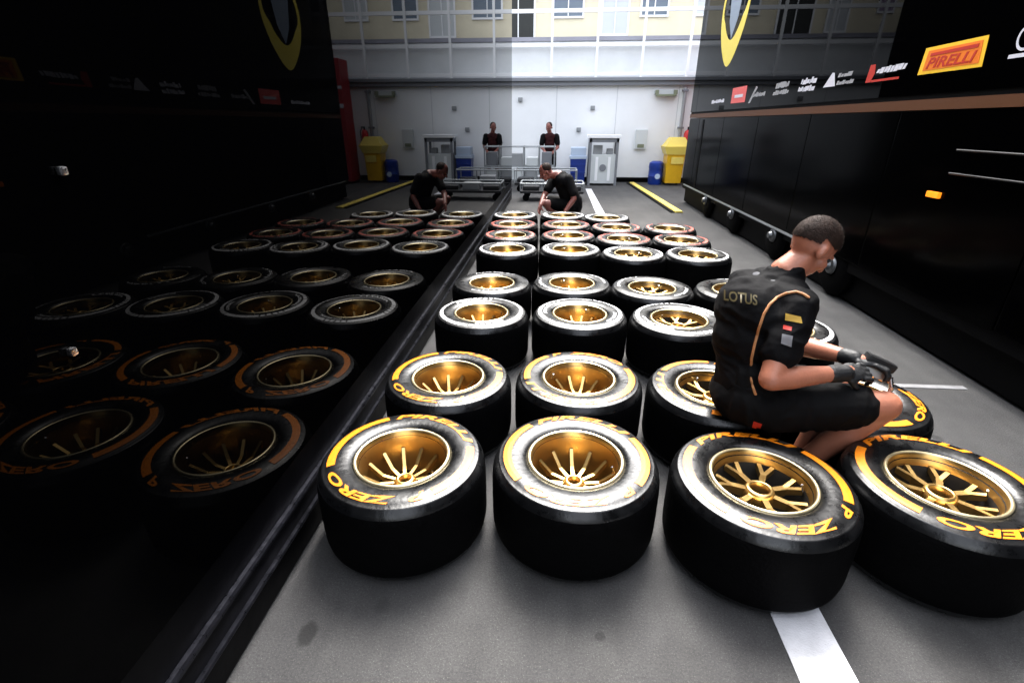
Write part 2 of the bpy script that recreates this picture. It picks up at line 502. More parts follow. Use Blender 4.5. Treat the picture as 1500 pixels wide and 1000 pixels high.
# pole + extinguisher
t = thing('downpipe', 'grey vertical downpipe on the white wall beside the right truck', 'pipe', (3.36, 14.9, 0))
MB().cyl((0, 0, 0), (0, 0, 2.4), 0.045).build('pipe', M['mid_grey'], t, True)
for z in (0.5, 1.4, 2.3): MB().box(-0.07, 0.07, -0.055, 0.088, z, z + 0.05).build('bracket', M['beam_grey'], t)
t = thing('fire_extinguisher', 'red fire extinguisher mounted on the white wall beside the right truck', 'extinguisher', (3.56, 14.88, 0.92))
MB().lathe([(0.0, 0), (0.08, 0.0), (0.095, 0.03), (0.095, 0.36), (0.07, 0.42), (0.03, 0.45), (0.0, 0.45)], 20).build('cylinder_body', M['red'], t, True)
b = MB(); b.cyl((0, 0, 0.45), (0, 0, 0.5), 0.02); b.box(-0.02, 0.09, -0.015, 0.015, 0.5, 0.53, 0.004); b.build('valve', M['matte_black'], t)
b = MB(); b.path([(0.06, 0, 0.5), (0.12, -0.02, 0.4), (0.115, -0.02, 0.15)], 0.012); b.build('hose', M['matte_black'], t)
# dark red cabinet behind the end of the right truck (seen in the reflection)
t = thing('red_cabinet', 'tall dark red cabinet with white bands beyond the right truck, seen reflected at left', 'cabinet', (4.05, 14.2, 0))
MB().box(-0.36, 0.5, -0.3, 0.3, 0.06, 3.05, 0.02).build('cabinet_body', M['red_panel'], t)
MB().box(-0.37, 0.4, -0.31, -0.3005, 1.9, 2.0, 0.002).build('white_band', M['decal_white'], t)
MB().box(-0.37, 0.4, -0.31, -0.3005, 2.35, 2.42, 0.002).build('white_band', M['decal_white'], t)
MB().box(-0.33, 0.47, -0.27, 0.27, 0.0, 0.06).build('plinth', M['matte_black'], t)

# ------------------------------------------------------------------ things along the back wall
def frust(b, x, y, z0, z1, w0, d0, w1, d1):
    vs = []
    for (ww, dd, z) in ((w0, d0, z0), (w1, d1, z1)):
        vs.append([b.bm.verts.new((x + sx * ww / 2, y + sy * dd / 2, z)) for sx, sy in ((-1, -1), (1, -1), (1, 1), (-1, 1))])
    a, c = vs
    b.bm.faces.new(a); b.bm.faces.new(c[::-1])
    for i in range(4): b.bm.faces.new((a[i], c[i], c[(i + 1) % 4], a[(i + 1) % 4]))

t = thing('yellow_bin', 'yellow wheeled bin with flared hopper top standing against the white wall', 'bin', (3.18, 14.45, 0))
b = MB(); frust(b, 0, 0, 0.06, 0.78, 0.40, 0.42, 0.46, 0.5); b.build('bin_body', M['bin_yellow'], t)
b = MB(); frust(b, 0, 0, 0.78, 0.98, 0.50, 0.54, 0.66, 0.62); frust(b, 0.02, 0.03, 0.98, 1.2, 0.62, 0.58, 0.34, 0.4); b.build('hopper_lid', M['bin_pale'], t)
b = MB(); b.box(-0.12, 0.2, -0.262, -0.252, 0.55, 0.72, 0.004); b.build('panel', M['kerb_yellow'], t)
for sx in (-1, 1):
    MB().cyl((sx * 0.17 - 0.02, 0.1, 0.06), (sx * 0.17 + 0.02, 0.1, 0.06), 0.06).build('wheel', M['matte_black'], t)

t = thing('blue_drum', 'small round blue drum with pale emblem beside the yellow bin', 'drum', (2.75, 14.5, 0))
MB().lathe([(0, 0), (0.17, 0), (0.185, 0.03), (0.19, 0.2), (0.2, 0.22), (0.19, 0.24), (0.19, 0.42), (0.2, 0.44), (0.185, 0.56), (0.12, 0.6), (0, 0.6)], 28).build('drum_body', M['blue'], t, True)
MB().cyl((0.02, -0.2, 0.22), (0.02, -0.186, 0.22), 0.07).build('emblem', M['pale_blue'], t)

t = thing('blue_cooler', 'tall blue plastic crate stack with pale lid beside the crouching mechanic', 'container', (0.62, 14.4, 0))
b = MB(); frust(b, 0, 0, 0.02, 0.66, 0.36, 0.36, 0.42, 0.42); b.build('container_body', M['blue'], t)
b = MB(); b.box(-0.23, 0.23, -0.23, 0.23, 0.66, 0.74, 0.012); b.box(-0.2, 0.2, -0.2, 0.2, 0.74, 0.95, 0.02); b.build('lid', M['pale_blue'], t)
b = MB()
for z in (0.3, 0.5): MB().box(-0.2, 0.2, -0.216, -0.195, z, z + 0.03).build('rib', M['blue'], t)

t = thing('tool_cabinet', 'light grey cabinet with open dark frame and white top against the wall', 'cabinet', (1.27, 14.35, 0))
b = MB(); b.box(-0.33, 0.33, -0.25, 0.25, 0.05, 0.78, 0.01); b.build('cabinet_body', M['light_grey'], t)
b = MB()
for sx in (-1, 1): b.box(sx * 0.35 - 0.03, sx * 0.35 + 0.03, -0.28, -0.22, 0.0, 1.18); b.box(sx * 0.35 - 0.03, sx * 0.35 + 0.03, 0.22, 0.28, 0.0, 1.18)
b.box(-0.38, 0.38, -0.28, 0.28, 1.08, 1.18)
b.build('open_frame', M['beam_grey'], t)
MB().box(-0.43, 0.43, -0.31, 0.31, 1.182, 1.26, 0.01).build('top', M['rail_white'], t)
MB().cyl((0, -0.265, 0.45), (0, -0.2505, 0.45), 0.09, seg=20).build('dial', M['beam_grey'], t)
b = MB(); b.box(-0.2, -0.13, -0.262, -0.2505, 0.12, 0.72); b.build('door_strip', M['rail_white'], t); b = MB(); b.box(0.13, 0.2, -0.262, -0.2505, 0.12, 0.72); b.build('door_strip', M['rail_white'], t)
b = MB(); b.box(-0.26, -0.02, -0.1, 0.1, 0.782, 1.0, 0.02); b.build('shelf_box', M['mid_grey'], t); b = MB(); b.box(0.1, 0.26, -0.1, 0.1, 0.782, 0.92, 0.02); b.build('shelf_box', M['mid_grey'], t)

# rack of grey tubes with pale boxes
t = thing('tube_rack', 'grey tubular rack loaded with pale boxes at the foot of the wall', 'rack', (-0.62, 13.9, 0))
b = MB()
for x in (-0.6, -0.2, 0.2, 0.6):
    for y in (-0.2, 0.2): b.cyl((x, y, 0), (x, y, 1.0), 0.018, seg=8)
for z in (0.15, 0.5, 0.98):
    for y in (-0.2, 0.2): b.cyl((-0.6, y, z), (0.6, y, z), 0.016, seg=8)
    for x in (-0.6, 0.6): b.cyl((x, -0.2, z), (x, 0.2, z), 0.016, seg=8)
b.build('rack_frame', M['grey_metal'], t)
for (x, z, w_, h_, m) in ((-0.4, 0.17, 0.3, 0.26, 'light_grey'), (0.0, 0.17, 0.32, 0.3, 'mid_grey'), (0.4, 0.17, 0.3, 0.22, 'light_grey'), (-0.38, 0.52, 0.3, 0.3, 'mid_grey'), (0.02, 0.52, 0.3, 0.2, 'light_grey'), (0.4, 0.52, 0.26, 0.33, 'beam_grey')):
    MB().box(x - w_ / 2, x + w_ / 2, -0.17, 0.17, z, z + h_, 0.012).build('rack_box', M[m], t)

def cart(x, y, L, label, hz=0.42):
    t = thing('flat_trolley', label, 'trolley', (x, y, 0), 0, 'low black trolleys')
    MB().box(-L / 2, L / 2, -0.32, 0.32, 0.16, 0.21, 0.01).build('platform', M['trolley'], t)
    b = MB()
    for yy in (-0.32, 0.32): b.cyl((-L / 2, yy, hz), (L / 2, yy, hz), 0.018, seg=8)
    n = max(2, int(L / 0.45) + 1)
    for i in range(n):
        xx = -L / 2 + L * i / (n - 1)
        for yy in (-0.32, 0.32): b.cyl((xx, yy, 0.21), (xx, yy, hz), 0.014, seg=8)
    b.cyl((-L / 2, -0.32, hz), (-L / 2, 0.32, hz), 0.018, seg=8); b.cyl((L / 2, -0.32, hz), (L / 2, 0.32, hz), 0.018, seg=8)
    b.build('rail', M['grey_metal'], t)
    for sx in (-1, 1):
        for sy in (-1, 1):
            MB().cyl((sx * (L / 2 - 0.12), sy * 0.26 - 0.02, 0.07), (sx * (L / 2 - 0.12), sy * 0.26 + 0.02, 0.07), 0.07).build('wheel', M['matte_black'], t)
    for i in range(3):
        xx = -L / 2 + L * (i + 0.5) / 3
        MB().box(xx - L * 0.13, xx + L * 0.13, -0.22, 0.22, 0.212, 0.30 + 0.05 * (i % 2), 0.02).build('load_case', M['mid_grey' if i == 1 else 'trolley'], t)
    return t
cart(-0.22, 12.9, 1.5, 'low black flat trolley with grey rail nearest the rack at the far wall', 0.5)
cart(-0.05, 11.3, 1.35, 'low black flat trolley with grey rail, behind the crouching mechanic', 0.36)

# ------------------------------------------------------------------ trucks
AX = -0.935
lt = thing('transporter_trailer', 'glossy black mirror-like truck trailer side filling the left of the photo', 'trailer', (AX - 1.2, 3.6, 0))
lx = 1.2     # local x of the visible side
y0, y1 = -8.0, 7.75
def panel(b, x0, x1, ya, yb, za, zb, bev=0.0): b.box(x0, x1, ya, yb, za, zb, bev)
b = MB(); b.box(lx - 2.5, lx, y0, y1, 0.40, 4.1); b.build('body_panel', M['gloss'], lt)
b = MB(); b.box(lx - 0.06, lx - 0.008, y0, y1, 0.255, 0.398); b.build('lower_valance', M['rubber_flap'], lt)
b = MB()
b.prism([(lx - 0.05, 0.225), (lx - 0.05, 0.252), (lx + 0.006, 0.252), (lx + 0.012, 0.243), (lx + 0.012, 0.232), (lx + 0.004, 0.225)], y0, y1, 'y')
b.build('side_rail', M['dark_alu'], lt)
b = MB(); b.prism([(lx - 0.05, 0.13), (lx - 0.05, 0.145), (lx + 0.010, 0.145), (lx + 0.014, 0.137), (lx + 0.010, 0.13)], y0, y1, 'y')
b.build('side_rail', M['dark_alu'], lt)
b = MB(); b.box(lx - 0.06, lx - 0.004, y0, y1, 0.145, 0.225); b.build('skirt', M['rubber_flap'], lt)
b = MB(); b.box(lx - 0.06, lx - 0.002, y0, y1, 0.012, 0.13); b.build('skirt', M['rubber_flap'], lt)
for yy in (y0 + 3, y0 + 6): MB().cyl((lx - 1.2, yy, 0.385), (lx - 0.2, yy, 0.385), 0.38, seg=24).build('wheel', M['matte_black'], lt)
for (yy, zz) in ((0.801 - 3.6, 1.142), (0.911 - 3.6, 1.467)):
    b = MB(); b.box(lx + 0.001, lx + 0.014, yy - 0.007, yy + 0.007, zz - 0.008, zz + 0.008, 0.004)
    b.build('glint_plate', M['chrome'], lt)  # tiny chrome plates added to imitate pale glints on the panel

BX = 2.67
rt = thing('transporter_trailer', 'glossy black truck trailer side with sponsor decals and bronze stripe on the right', 'trailer', (BX + 1.25, 3.6, 0))
rx = -1.25   # local x of visible side
ya, yb = -8.0, 7.55
def ly(y): return y - 3.6
MB().box(rx, rx + 2.5, ya, yb, 1.74, 4.1).build('upper_panel', M['gloss'], rt)
b = MB(); b.box(rx + 0.012, rx + 2.4, ya + 0.01, yb - 0.01, 1.705, 1.74); b.build('panel_groove', M['matte_black'], rt)
b = MB(); b.box(rx - 0.002, rx + 2.5, ya, yb, 1.635, 1.705); b.build('bronze_stripe', M['gold_stripe'], rt)
yy = ya
while yy < yb - 0.05:
    e = min(yy + 1.48, yb)
    MB().box(rx + 0.003, rx + 2.5, yy, e - 0.012, 0.40, 1.63, 0.004).build('locker_door', M['gloss_lower'], rt)
    yy += 1.48
b = MB(); b.box(rx + 0.03, rx + 2.4, ya, yb, 0.30, 0.40); b.build('chassis_rail', M['matte_black'], rt)
b = MB(); b.prism([(rx - 0.004, 0.372), (rx - 0.004, 0.395), (rx + 0.04, 0.395), (rx + 0.04, 0.372)], ly(5.2), yb - 0.2, 'y'); b.build('edge_trim', M['grey_metal'], rt)
b = MB(); b.box(rx + 0.10, rx + 2.3, ya, yb, 0.03, 0.30); b.build('underbody', M['matte_black'], rt)
b = MB(); b.box(rx - 0.003, rx + 0.05, ly(10.05), ly(10.15), 0.42, 1.6); b.build('door_post', M['matte_black'], rt)
for yy in (4.893, 6.299, 7.854, 9.3):
    wl = MB().lathe([(0.10, 0.0), (0.24, 0.0), (0.29, 0.04), (0.29, 0.2), (0.24, 0.24), (0.1, 0.24)], 32, True)
    bmesh.ops.transform(wl.bm, matrix=Matrix.Translation((rx + 0.02 + 0.24, ly(yy), 0.295)) @ Matrix.Rotation(-PI / 2, 4, 'Y'), verts=wl.bm.verts)
    wo = wl.build('wheel', M['tread'], rt, True)
    hb = MB().lathe([(0.0, 0.03), (0.035, 0.03), (0.045, 0.0), (0.075, -0.01), (0.085, -0.03)], 24)
    bmesh.ops.transform(hb.bm, matrix=Matrix.Translation((rx - 0.012, ly(yy), 0.295)) @ Matrix.Rotation(-PI / 2, 4, 'Y'), verts=hb.bm.verts)
    hb.build('rim', M['hub_metal'], wo, True)
# handrails on the lockers and the marker lamp
for z, yA, yB in ((1.385, 2.2, 3.72), (1.24, 2.2, 3.72)):
    b = MB(); b.cyl((rx - 0.03, ly(yA), z), (rx - 0.03, ly(yB), z), 0.007, seg=10)
    for q in (yA + 0.05, yB - 0.05): b.cyl((rx - 0.03, ly(q), z), (rx + 0.01, ly(q), z), 0.008, seg=8)
    b.build('hand_rail', M['rail_dark'], rt, True)
lm = MB().box(rx - 0.02, rx + 0.004, ly(3.77), ly(3.89), 1.068, 1.108, 0.006).build('marker_lamp', M['marker'], rt)
# decals: u runs towards the camera (-Y), v is up
def side(dx):
    return lambda u, v, hh: (rx - dx - hh, ly(u), v)
def quad_strip(b, yA, yB, z0, z1, dx=0.0008, sh=0.0):
    b.prism([(ly(yA) + sh, z1), (ly(yB) + sh, z1), (ly(yB), z0), (ly(yA), z0)], rx - dx - 0.002, rx - dx, 'x')
# orange / yellow sign
b = MB(); b.prism([(ly(4.40), 1.873), (ly(4.385), 2.045), (ly(3.815), 2.05), (ly(3.79), 1.874)], rx - 0.003, rx - 0.001, 'x'); sg = b.build('tyre_sponsor_sign', M['yellow'], rt)
b = MB(); b.prism([(ly(4.355), 1.896), (ly(4.345), 2.023), (ly(3.845), 2.028), (ly(3.825), 1.896)], rx - 0.005, rx - 0.0032, 'x'); b.build('sign_face', M['decal_orange'], sg)
me = fit_text('PIRELLI', 0, 0.46, 1.908, 1.975, 0.25, 0.02, lambda u, v, hh: (rx - 0.0052 - hh, ly(4.325 - u), v), 0.0015)
link('sign_lettering', me, M['decal_red'], sg)
b = MB(); b.prism([(ly(4.31), 1.985), (ly(4.31), 2.005), (ly(3.87), 2.012), (ly(3.87), 1.99)], rx - 0.007, rx - 0.0053, 'x'); b.build('sign_bar', M['decal_red'], sg)
# ring emblem with underline near the camera
b = MB()
ring = lambda r, n=28: [(ly(3.52) + r * 0.95 * math.cos(2 * PI * i / n), 2.0 + r * math.sin(2 * PI * i / n)) for i in range(n)]
def annulus(b, outer, inner, x0, x1):
    n = len(outer)
    vo0 = [b.bm.verts.new((x0, *p)) for p in outer]; vi0 = [b.bm.verts.new((x0, *p)) for p in inner]
    vo1 = [b.bm.verts.new((x1, *p)) for p in outer]; vi1 = [b.bm.verts.new((x1, *p)) for p in inner]
    for i in range(n):
        j = (i + 1) % n
        b.bm.faces.new((vo0[i], vo0[j], vi0[j], vi0[i])); b.bm.faces.new((vo1[i], vi1[i], vi1[j], vo1[j]))
        b.bm.faces.new((vo0[i], vo1[i], vo1[j], vo0[j])); b.bm.faces.new((vi0[i], vi0[j], vi1[j], vi1[i]))
annulus(b, ring(0.07), ring(0.056), rx - 0.0028, rx - 0.0008)
quad_strip(b, 3.605, 3.2, 1.897, 1.918)
b.build('ring_emblem', M['decal_white'], rt)
# red mark and white word beside it
b = MB(); b.prism([(ly(5.08), 1.866), (ly(5.06), 2.0), (ly(4.99), 2.0), (ly(4.97), 1.93), (ly(5.01), 1.866)], rx - 0.0028, rx - 0.0008, 'x'); quad_strip(b, 5.0, 4.62, 1.865, 1.882); b.build('red_mark', M['decal_red'], rt)
wr = random.Random(11)
def word_bar(b, yA, yB, z0, z1, sh=-0.015):
    """a sponsor word too small to read: strokes of uneven width and height"""
    y = yA
    while y - 0.02 > yB:
        wd = min(y - yB, wr.uniform(0.02, 0.055))
        t0 = z0 + (z1 - z0) * wr.choice([0, 0, 0.12])
        t1 = z1 - (z1 - z0) * wr.choice([0, 0.1, 0.3, 0.3])
        quad_strip(b, y, y - wd, t0, t1, sh=sh)
        y -= wd + wr.uniform(0.004, 0.012)
b = MB(); word_bar(b, 4.95, 4.565, 1.925, 1.972, -0.02); b.build('white_word', M['decal_white'], rt)
b = MB(); b.prism([(ly(5.83), 1.873), (ly(5.70), 1.995), (ly(5.66), 1.99), (ly(5.60), 1.873)], rx - 0.0028, rx - 0.0008, 'x'); b.build('sponsor_triangle', M['decal_white'], rt)
b = MB(); word_bar(b, 5.58, 5.31, 1.945, 1.98); word_bar(b, 5.58, 5.29, 1.88, 1.915); b.build('sponsor_word', M['decal_grey'], rt)
b = MB(); word_bar(b, 6.36, 6.0, 1.93, 1.99); word_bar(b, 6.40, 6.0, 1.86, 1.915); b.build('sponsor_word', M['decal_white'], rt)
b = MB(); word_bar(b, 7.05, 6.68, 1.93, 1.995); word_bar(b, 7.10, 6.66, 1.86, 1.91); b.build('sponsor_word', M['decal_grey'], rt)
b = MB(); b.prism([(ly(7.93), 1.80), (ly(7.86), 1.80), (ly(7.66), 1.985), (ly(7.72), 2.0)], rx - 0.0028, rx - 0.0008, 'x'); word_bar(b, 7.78, 7.36, 1.87, 1.925); b.build('sponsor_script', M['decal_grey'], rt)
b = MB(); b.prism([(ly(8.70), 1.82), (ly(8.70), 2.03), (ly(8.08), 2.03), (ly(8.08), 1.82)], rx - 0.0028, rx - 0.0008, 'x'); sr = b.build('sponsor_badge', M['decal_pink'], rt)
b = MB(); b.prism([(ly(8.56), 1.89), (ly(8.56), 1.93), (ly(8.2), 1.93), (ly(8.2), 1.89)], rx - 0.0045, rx - 0.003, 'x'); b.build('badge_word', M['decal_white'], sr)
b = MB(); word_bar(b, 9.75, 9.05, 1.85, 1.905, 0); b.build('sponsor_word', M['decal_white'], rt)
# large roundel emblem (yellow outline pointed at the bottom, slate centre)
def drop(sc, n=40):
    out = []
    for i in range(n):
        a = 2 * PI * i / n
        yy_ = 0.66 * (sc if sc == 1 else sc * 1.08) * math.sin(a)
        zz_ = 0.62 * sc * math.cos(a)
        if zz_ < 0: zz_ *= 1.35; yy_ *= (1 - 0.35 * (abs(zz_) / 0.84) ** 2)
        out.append((ly(9.2) - yy_ * 1.0, 3.2 + zz_))
    return out
b = MB(); annulus(b, drop(1.0), [(p[0], p[1] + (0.2 if p[1] < 3.2 else 0.0) * min(1, (3.2 - p[1]) / 0.4)) for p in drop(0.80)], rx - 0.003, rx - 0.001)
b.build('roundel_ring', M['logo_yellow'], rt)
b = MB()
tri = [(ly(9.2) - 0.30, 3.42), (ly(9.2) + 0.30, 3.42), (ly(9.2) + 0.2, 3.0), (ly(9.2), 2.74), (ly(9.2) - 0.2, 3.0)]
b.prism(tri, rx - 0.0028, rx - 0.001, 'x'); b.build('roundel_centre', M['logo_blue'], rt)

# ------------------------------------------------------------------ racing wheels
T = 0.35
prof_top = [(0.184, 0.322), (0.187, 0.334), (0.196, 0.343), (0.215, 0.3495), (0.24, 0.3525), (0.262, 0.352), (0.285, 0.348), (0.300, 0.341), (0.3035, 0.3415), (0.3065, 0.337), (0.316, 0.325), (0.324, 0.308), (0.3285, 0.285), (0.330, 0.26)]
prof = prof_top + [(0.3305, 0.175)] + [(r, T - z) for r, z in prof_top[::-1]] + [(0.170, 0.03), (0.170, 0.32)]
def ztop(r):
    for (r0, z0), (r1, z1) in zip(prof_top[:-1], prof_top[1:]):
        if r0 <= r <= r1: return z0 + (z1 - z0) * (r - r0) / (r1 - r0)
    return T
me_tyre = MB().lathe(prof, 96, True).mesh('tyre')
me_tyre.materials.append(M['rubber']); me_tyre.materials.append(M['tread'])
for p in me_tyre.polygons:
    p.use_smooth = True
    c = p.center
    if math.hypot(c.x, c.y) > 0.326: p.material_index = 1

def markings(style):
    parts = []
    def bend(phi0, rc):
        return lambda u, v, hh: (math.cos(phi0 - u / rc) * (rc + v), math.sin(phi0 - u / rc) * (rc + v), ztop(rc + v) + 0.0008 + hh)
    def arc(b, r0, r1, a0, a1, n):
        for i in range(n):
            A, B = a0 + (a1 - a0) * i / n, a0 + (a1 - a0) * (i + 1) / n
            vs = [b.bm.verts.new((math.cos(a) * r, math.sin(a) * r, ztop(r) + 0.0022)) for (r, a) in ((r0, A), ((r0 + r1) / 2, A), (r1, A), (r1, B), ((r0 + r1) / 2, B), (r0, B))]
            b.bm.faces.new((vs[0], vs[1], vs[4], vs[5])); b.bm.faces.new((vs[1], vs[2], vs[3], vs[4]))
    rc, hh = 0.2685, 0.0178
    def words(spec, rr_, hh_, off):
        for (st, phi, span) in spec:
            me = fit_text(st, -span / 2 * rr_, span / 2 * rr_, -hh_, hh_, 0.22, off, bend(phi, rr_), 0.0015)
            me.name = 'sidewall_lettering'
            parts.append(('sidewall_lettering', me))
    def stripe(*a_):
        bb = MB(); arc(bb, *a_); parts.append(('sidewall_stripe', bb.mesh('sidewall_stripe')))
    if style == 'bold':
        words((('ZERO', -PI / 2, R(70)), ('P', -PI / 2 + R(51), R(13)), ('PIRELLI', PI / 2, R(92))), rc, hh, 0.035)
        stripe(0.2535, 0.285, R(-27), R(38), 26)
        stripe(0.2535, 0.285, R(142), R(226), 30)
    elif style == 'ring':
        bb = MB()
        n = 44
        for i in range(n):
            a = 2 * PI * i / n
            arc(bb, 0.264, 0.289, a, a + 2 * PI / n * (0.98 if (i % 11) < 6 else 0.72), 3)
        parts.append(('sidewall_band', bb.mesh('sidewall_band')))
        words((('PIRELLI', PI / 2, R(70)), ('ZERO', -PI / 2, R(50))), 0.24, 0.010, 0.03)
    elif style == 'thin':
        words((('PIRELLI', PI / 2, R(80)), ('ZERO', -PI / 2, R(60))), 0.265, 0.011, 0.0)
    return parts
MARKS = {k: markings(k) for k in ('bold', 'ring', 'thin')}

def rim_meshes(deep):
    if deep:
        pr = [(0.188, 0.334), (0.1885, 0.341), (0.182, 0.345), (0.176, 0.340), (0.174, 0.325), (0.168, 0.315), (0.166, 0.27), (0.160, 0.24), (0.158, 0.16), (0.152, 0.15), (0.152, 0.14), (0.152, 0.02), (0.169, 0.02), (0.169, 0.30)]
    else:
        pr = [(0.188, 0.334), (0.1885, 0.341), (0.182, 0.345), (0.176, 0.340), (0.174, 0.325), (0.167, 0.31), (0.163, 0.29), (0.158, 0.27), (0.156, 0.24), (0.152, 0.23), (0.152, 0.02), (0.169, 0.02), (0.169, 0.30)]
    barrel = MB().lathe(pr, 72, True).mesh('rim')
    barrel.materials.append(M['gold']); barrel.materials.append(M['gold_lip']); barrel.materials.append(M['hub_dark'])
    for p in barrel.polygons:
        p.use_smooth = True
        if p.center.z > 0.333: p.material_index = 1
        if p.center.z < (0.15 if deep else 0.283): p.material_index = 2  # barrel below the spokes coloured dark to give shade in the gaps
    zd = 0.215 if deep else 0.285
    hub = MB().lathe([(0.023, zd - 0.06), (0.023, zd + 0.012), (0.030, zd + 0.016), (0.040, zd + 0.008), (0.048, zd - 0.015), (0.05, zd - 0.06)], 32, True).mesh('hub')
    if not deep:
        hub = MB().lathe([(0.034, zd - 0.06), (0.034, zd + 0.008), (0.040, zd + 0.012), (0.050, zd + 0.006), (0.057, zd - 0.012), (0.058, zd - 0.06)], 32, True).mesh('hub')
    n = 12 if deep else 7
    sp = []
    for i in range(n):
        b = MB()
        a = 2 * PI * i / n + 0.2
        if deep:
            mx = Matrix.Rotation(a, 4, 'Z')
            b.prism([(0.044, zd + 0.0), (0.10, zd + 0.004), (0.159, zd + 0.05), (0.159, zd + 0.03), (0.10, zd - 0.022), (0.044, zd - 0.03)], -0.0068, 0.0068, 'y', mx)
        else:
            mx = Matrix.Rotation(a, 4, 'Z')
            b.prism([(0.050, zd), (0.10, zd + 0.002), (0.10, zd - 0.03), (0.050, zd - 0.04)], -0.011, 0.011, 'y', mx)
            for s in (-1, 1):
                m2 = mx @ Matrix.Translation((0.098, s * 0.001, 0)) @ Matrix.Rotation(s * R(24), 4, 'Z')
                b.prism([(0.0, zd + 0.0015), (0.062, zd + 0.012), (0.062, zd - 0.012), (0.0, zd - 0.028)], -0.0078, 0.0078, 'y', m2)
        sp.append(b.mesh('spoke'))
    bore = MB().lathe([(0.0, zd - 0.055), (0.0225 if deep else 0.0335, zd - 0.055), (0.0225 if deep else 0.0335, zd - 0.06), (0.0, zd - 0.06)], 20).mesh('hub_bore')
    return barrel, hub, sp, bore
RIM = {True: rim_meshes(True), False: rim_meshes(False)}

def make_wheel(deep, style, colour):
    t = bpy.data.objects.new('racing_wheel', None)
    col.objects.link(t)
    ty = bpy.data.objects.new('tyre', me_tyre); col.objects.link(ty); ty.parent = t
    for nm, me in MARKS[style]:
        link(nm, me.copy(), M[colour], ty)
    barrel, hub, sp, bore = RIM[deep]
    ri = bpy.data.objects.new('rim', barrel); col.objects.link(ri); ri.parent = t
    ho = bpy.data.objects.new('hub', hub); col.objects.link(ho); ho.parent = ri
    if not hub.materials:
        hub.materials.append(M['gold'])
        for p in hub.polygons: p.use_smooth = True
        for s in sp: s.materials.append(M['gold'])
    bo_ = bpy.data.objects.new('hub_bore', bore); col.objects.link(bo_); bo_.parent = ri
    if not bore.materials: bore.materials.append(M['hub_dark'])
    vo = bpy.data.objects.new('valve', me_valve); col.objects.link(vo); vo.parent = ri
    for s in sp:
        so = bpy.data.objects.new('spoke', s); col.objects.link(so); so.parent = ri
    return t
me_valve = MB().cyl((0.155, 0, 0.29), (0.145, 0, 0.32), 0.0045, 0.0035, 10).mesh('valve')
me_valve.materials.append(M['chrome'])
protos = {}
def get_wheel(deep, style, colour):
    k = (deep, style, colour)
    if k not in protos:
        protos[k] = make_wheel(*k)
        return protos[k]
    return copy_tree(protos[k])

rows = {
 1: ([(-0.567, 1.575), (0.119, 1.62), (0.81, 1.55), (1.475, 1.585)], 'bold', 'mark_orange', [-0.42, -0.15, 0.0, -0.08], 'orange-lettered'),
 2: ([(-0.52, 2.255), (0.16, 2.30), (0.835, 2.245), (1.475, 2.22)], 'bold', 'mark_orange', [-0.5, 2.7, 1.9, 1.2], 'orange-lettered'),
 3: ([(-0.478, 3.215), (0.205, 3.25), (0.87, 3.20), (1.50, 3.10)], 'ring', 'mark_white', [0.4, 1.2, 2.2, 0.1], 'white-ringed'),
 4: ([(-0.49, 3.92), (0.17, 3.97), (0.81, 3.89), (1.47, 3.87)], 'thin', 'mark_white', [0, 2, 1, 3], 'plain grey-lettered'),
 5: ([(-0.47, 5.12), (0.19, 5.17), (0.82, 5.03), (1.46, 5.03)], 'ring', 'mark_white', [0, 2, 1, 3], 'white-ringed'),
 6: ([(-0.50, 5.83), (0.18, 5.86), (0.81, 5.72), (1.45, 5.71)], 'bold', 'mark_red', [0, 2, 1, 3], 'red-lettered'),
 7: ([(-0.52, 6.51), (0.17, 6.54), (0.80, 6.40), (1.46, 6.38)], 'bold', 'mark_red', [1, 2, 0, 3], 'red-lettered'),
 8: ([(-0.55, 7.21), (0.14, 7.25), (0.74, 7.10)], 'ring', 'mark_white', [0, 2, 1], 'white-ringed'),
}
rown = {1: 'nearest row', 2: 'second row', 3: 'third row', 4: 'fourth row', 5: 'fifth row', 6: 'sixth row', 7: 'seventh row', 8: 'farthest row'}
coln = ['directly beside the left truck', 'second from the left truck', 'third from the left truck', 'fourth from the left truck']
def label_for(r, c, desc):
    if (r, c) == (1, 2): return 'orange-lettered racing wheel in front of the seated mechanic, over the white line'
    if (r, c) == (1, 3): return 'orange-lettered racing wheel at the right edge, nearest the camera'
    if (r, c) == (2, 2): return 'orange-lettered racing wheel half hidden behind the back of the seated mechanic'
    if (r, c) == (2, 3): return 'orange-lettered racing wheel partly hidden by the knee of the seated mechanic'
    return f'{desc} racing wheel with gold rim, {rown[r]}, {coln[c]}'
for r, (ps, style, colour, rots, desc) in rows.items():
    for c, (x, y) in enumerate(ps):
        wv = get_wheel(c < 2, style, colour)
        wv.location = (x, y, 0)
        wv.rotation_euler = (0, 0, rots[c])
        tag(wv, label_for(r, c, desc), 'wheel', 'racing wheels laid out in rows between the trucks')

# ------------------------------------------------------------------ people
V = Vector
def lerp(a, b, t): return V(a) + (V(b) - V(a)) * t
def basis(fwd, upv):
    z = V(upv).normalized(); x = (V(fwd) - z * V(fwd).dot(z)).normalized(); y = z.cross(x)
    return Matrix((x, y, z)).transposed()

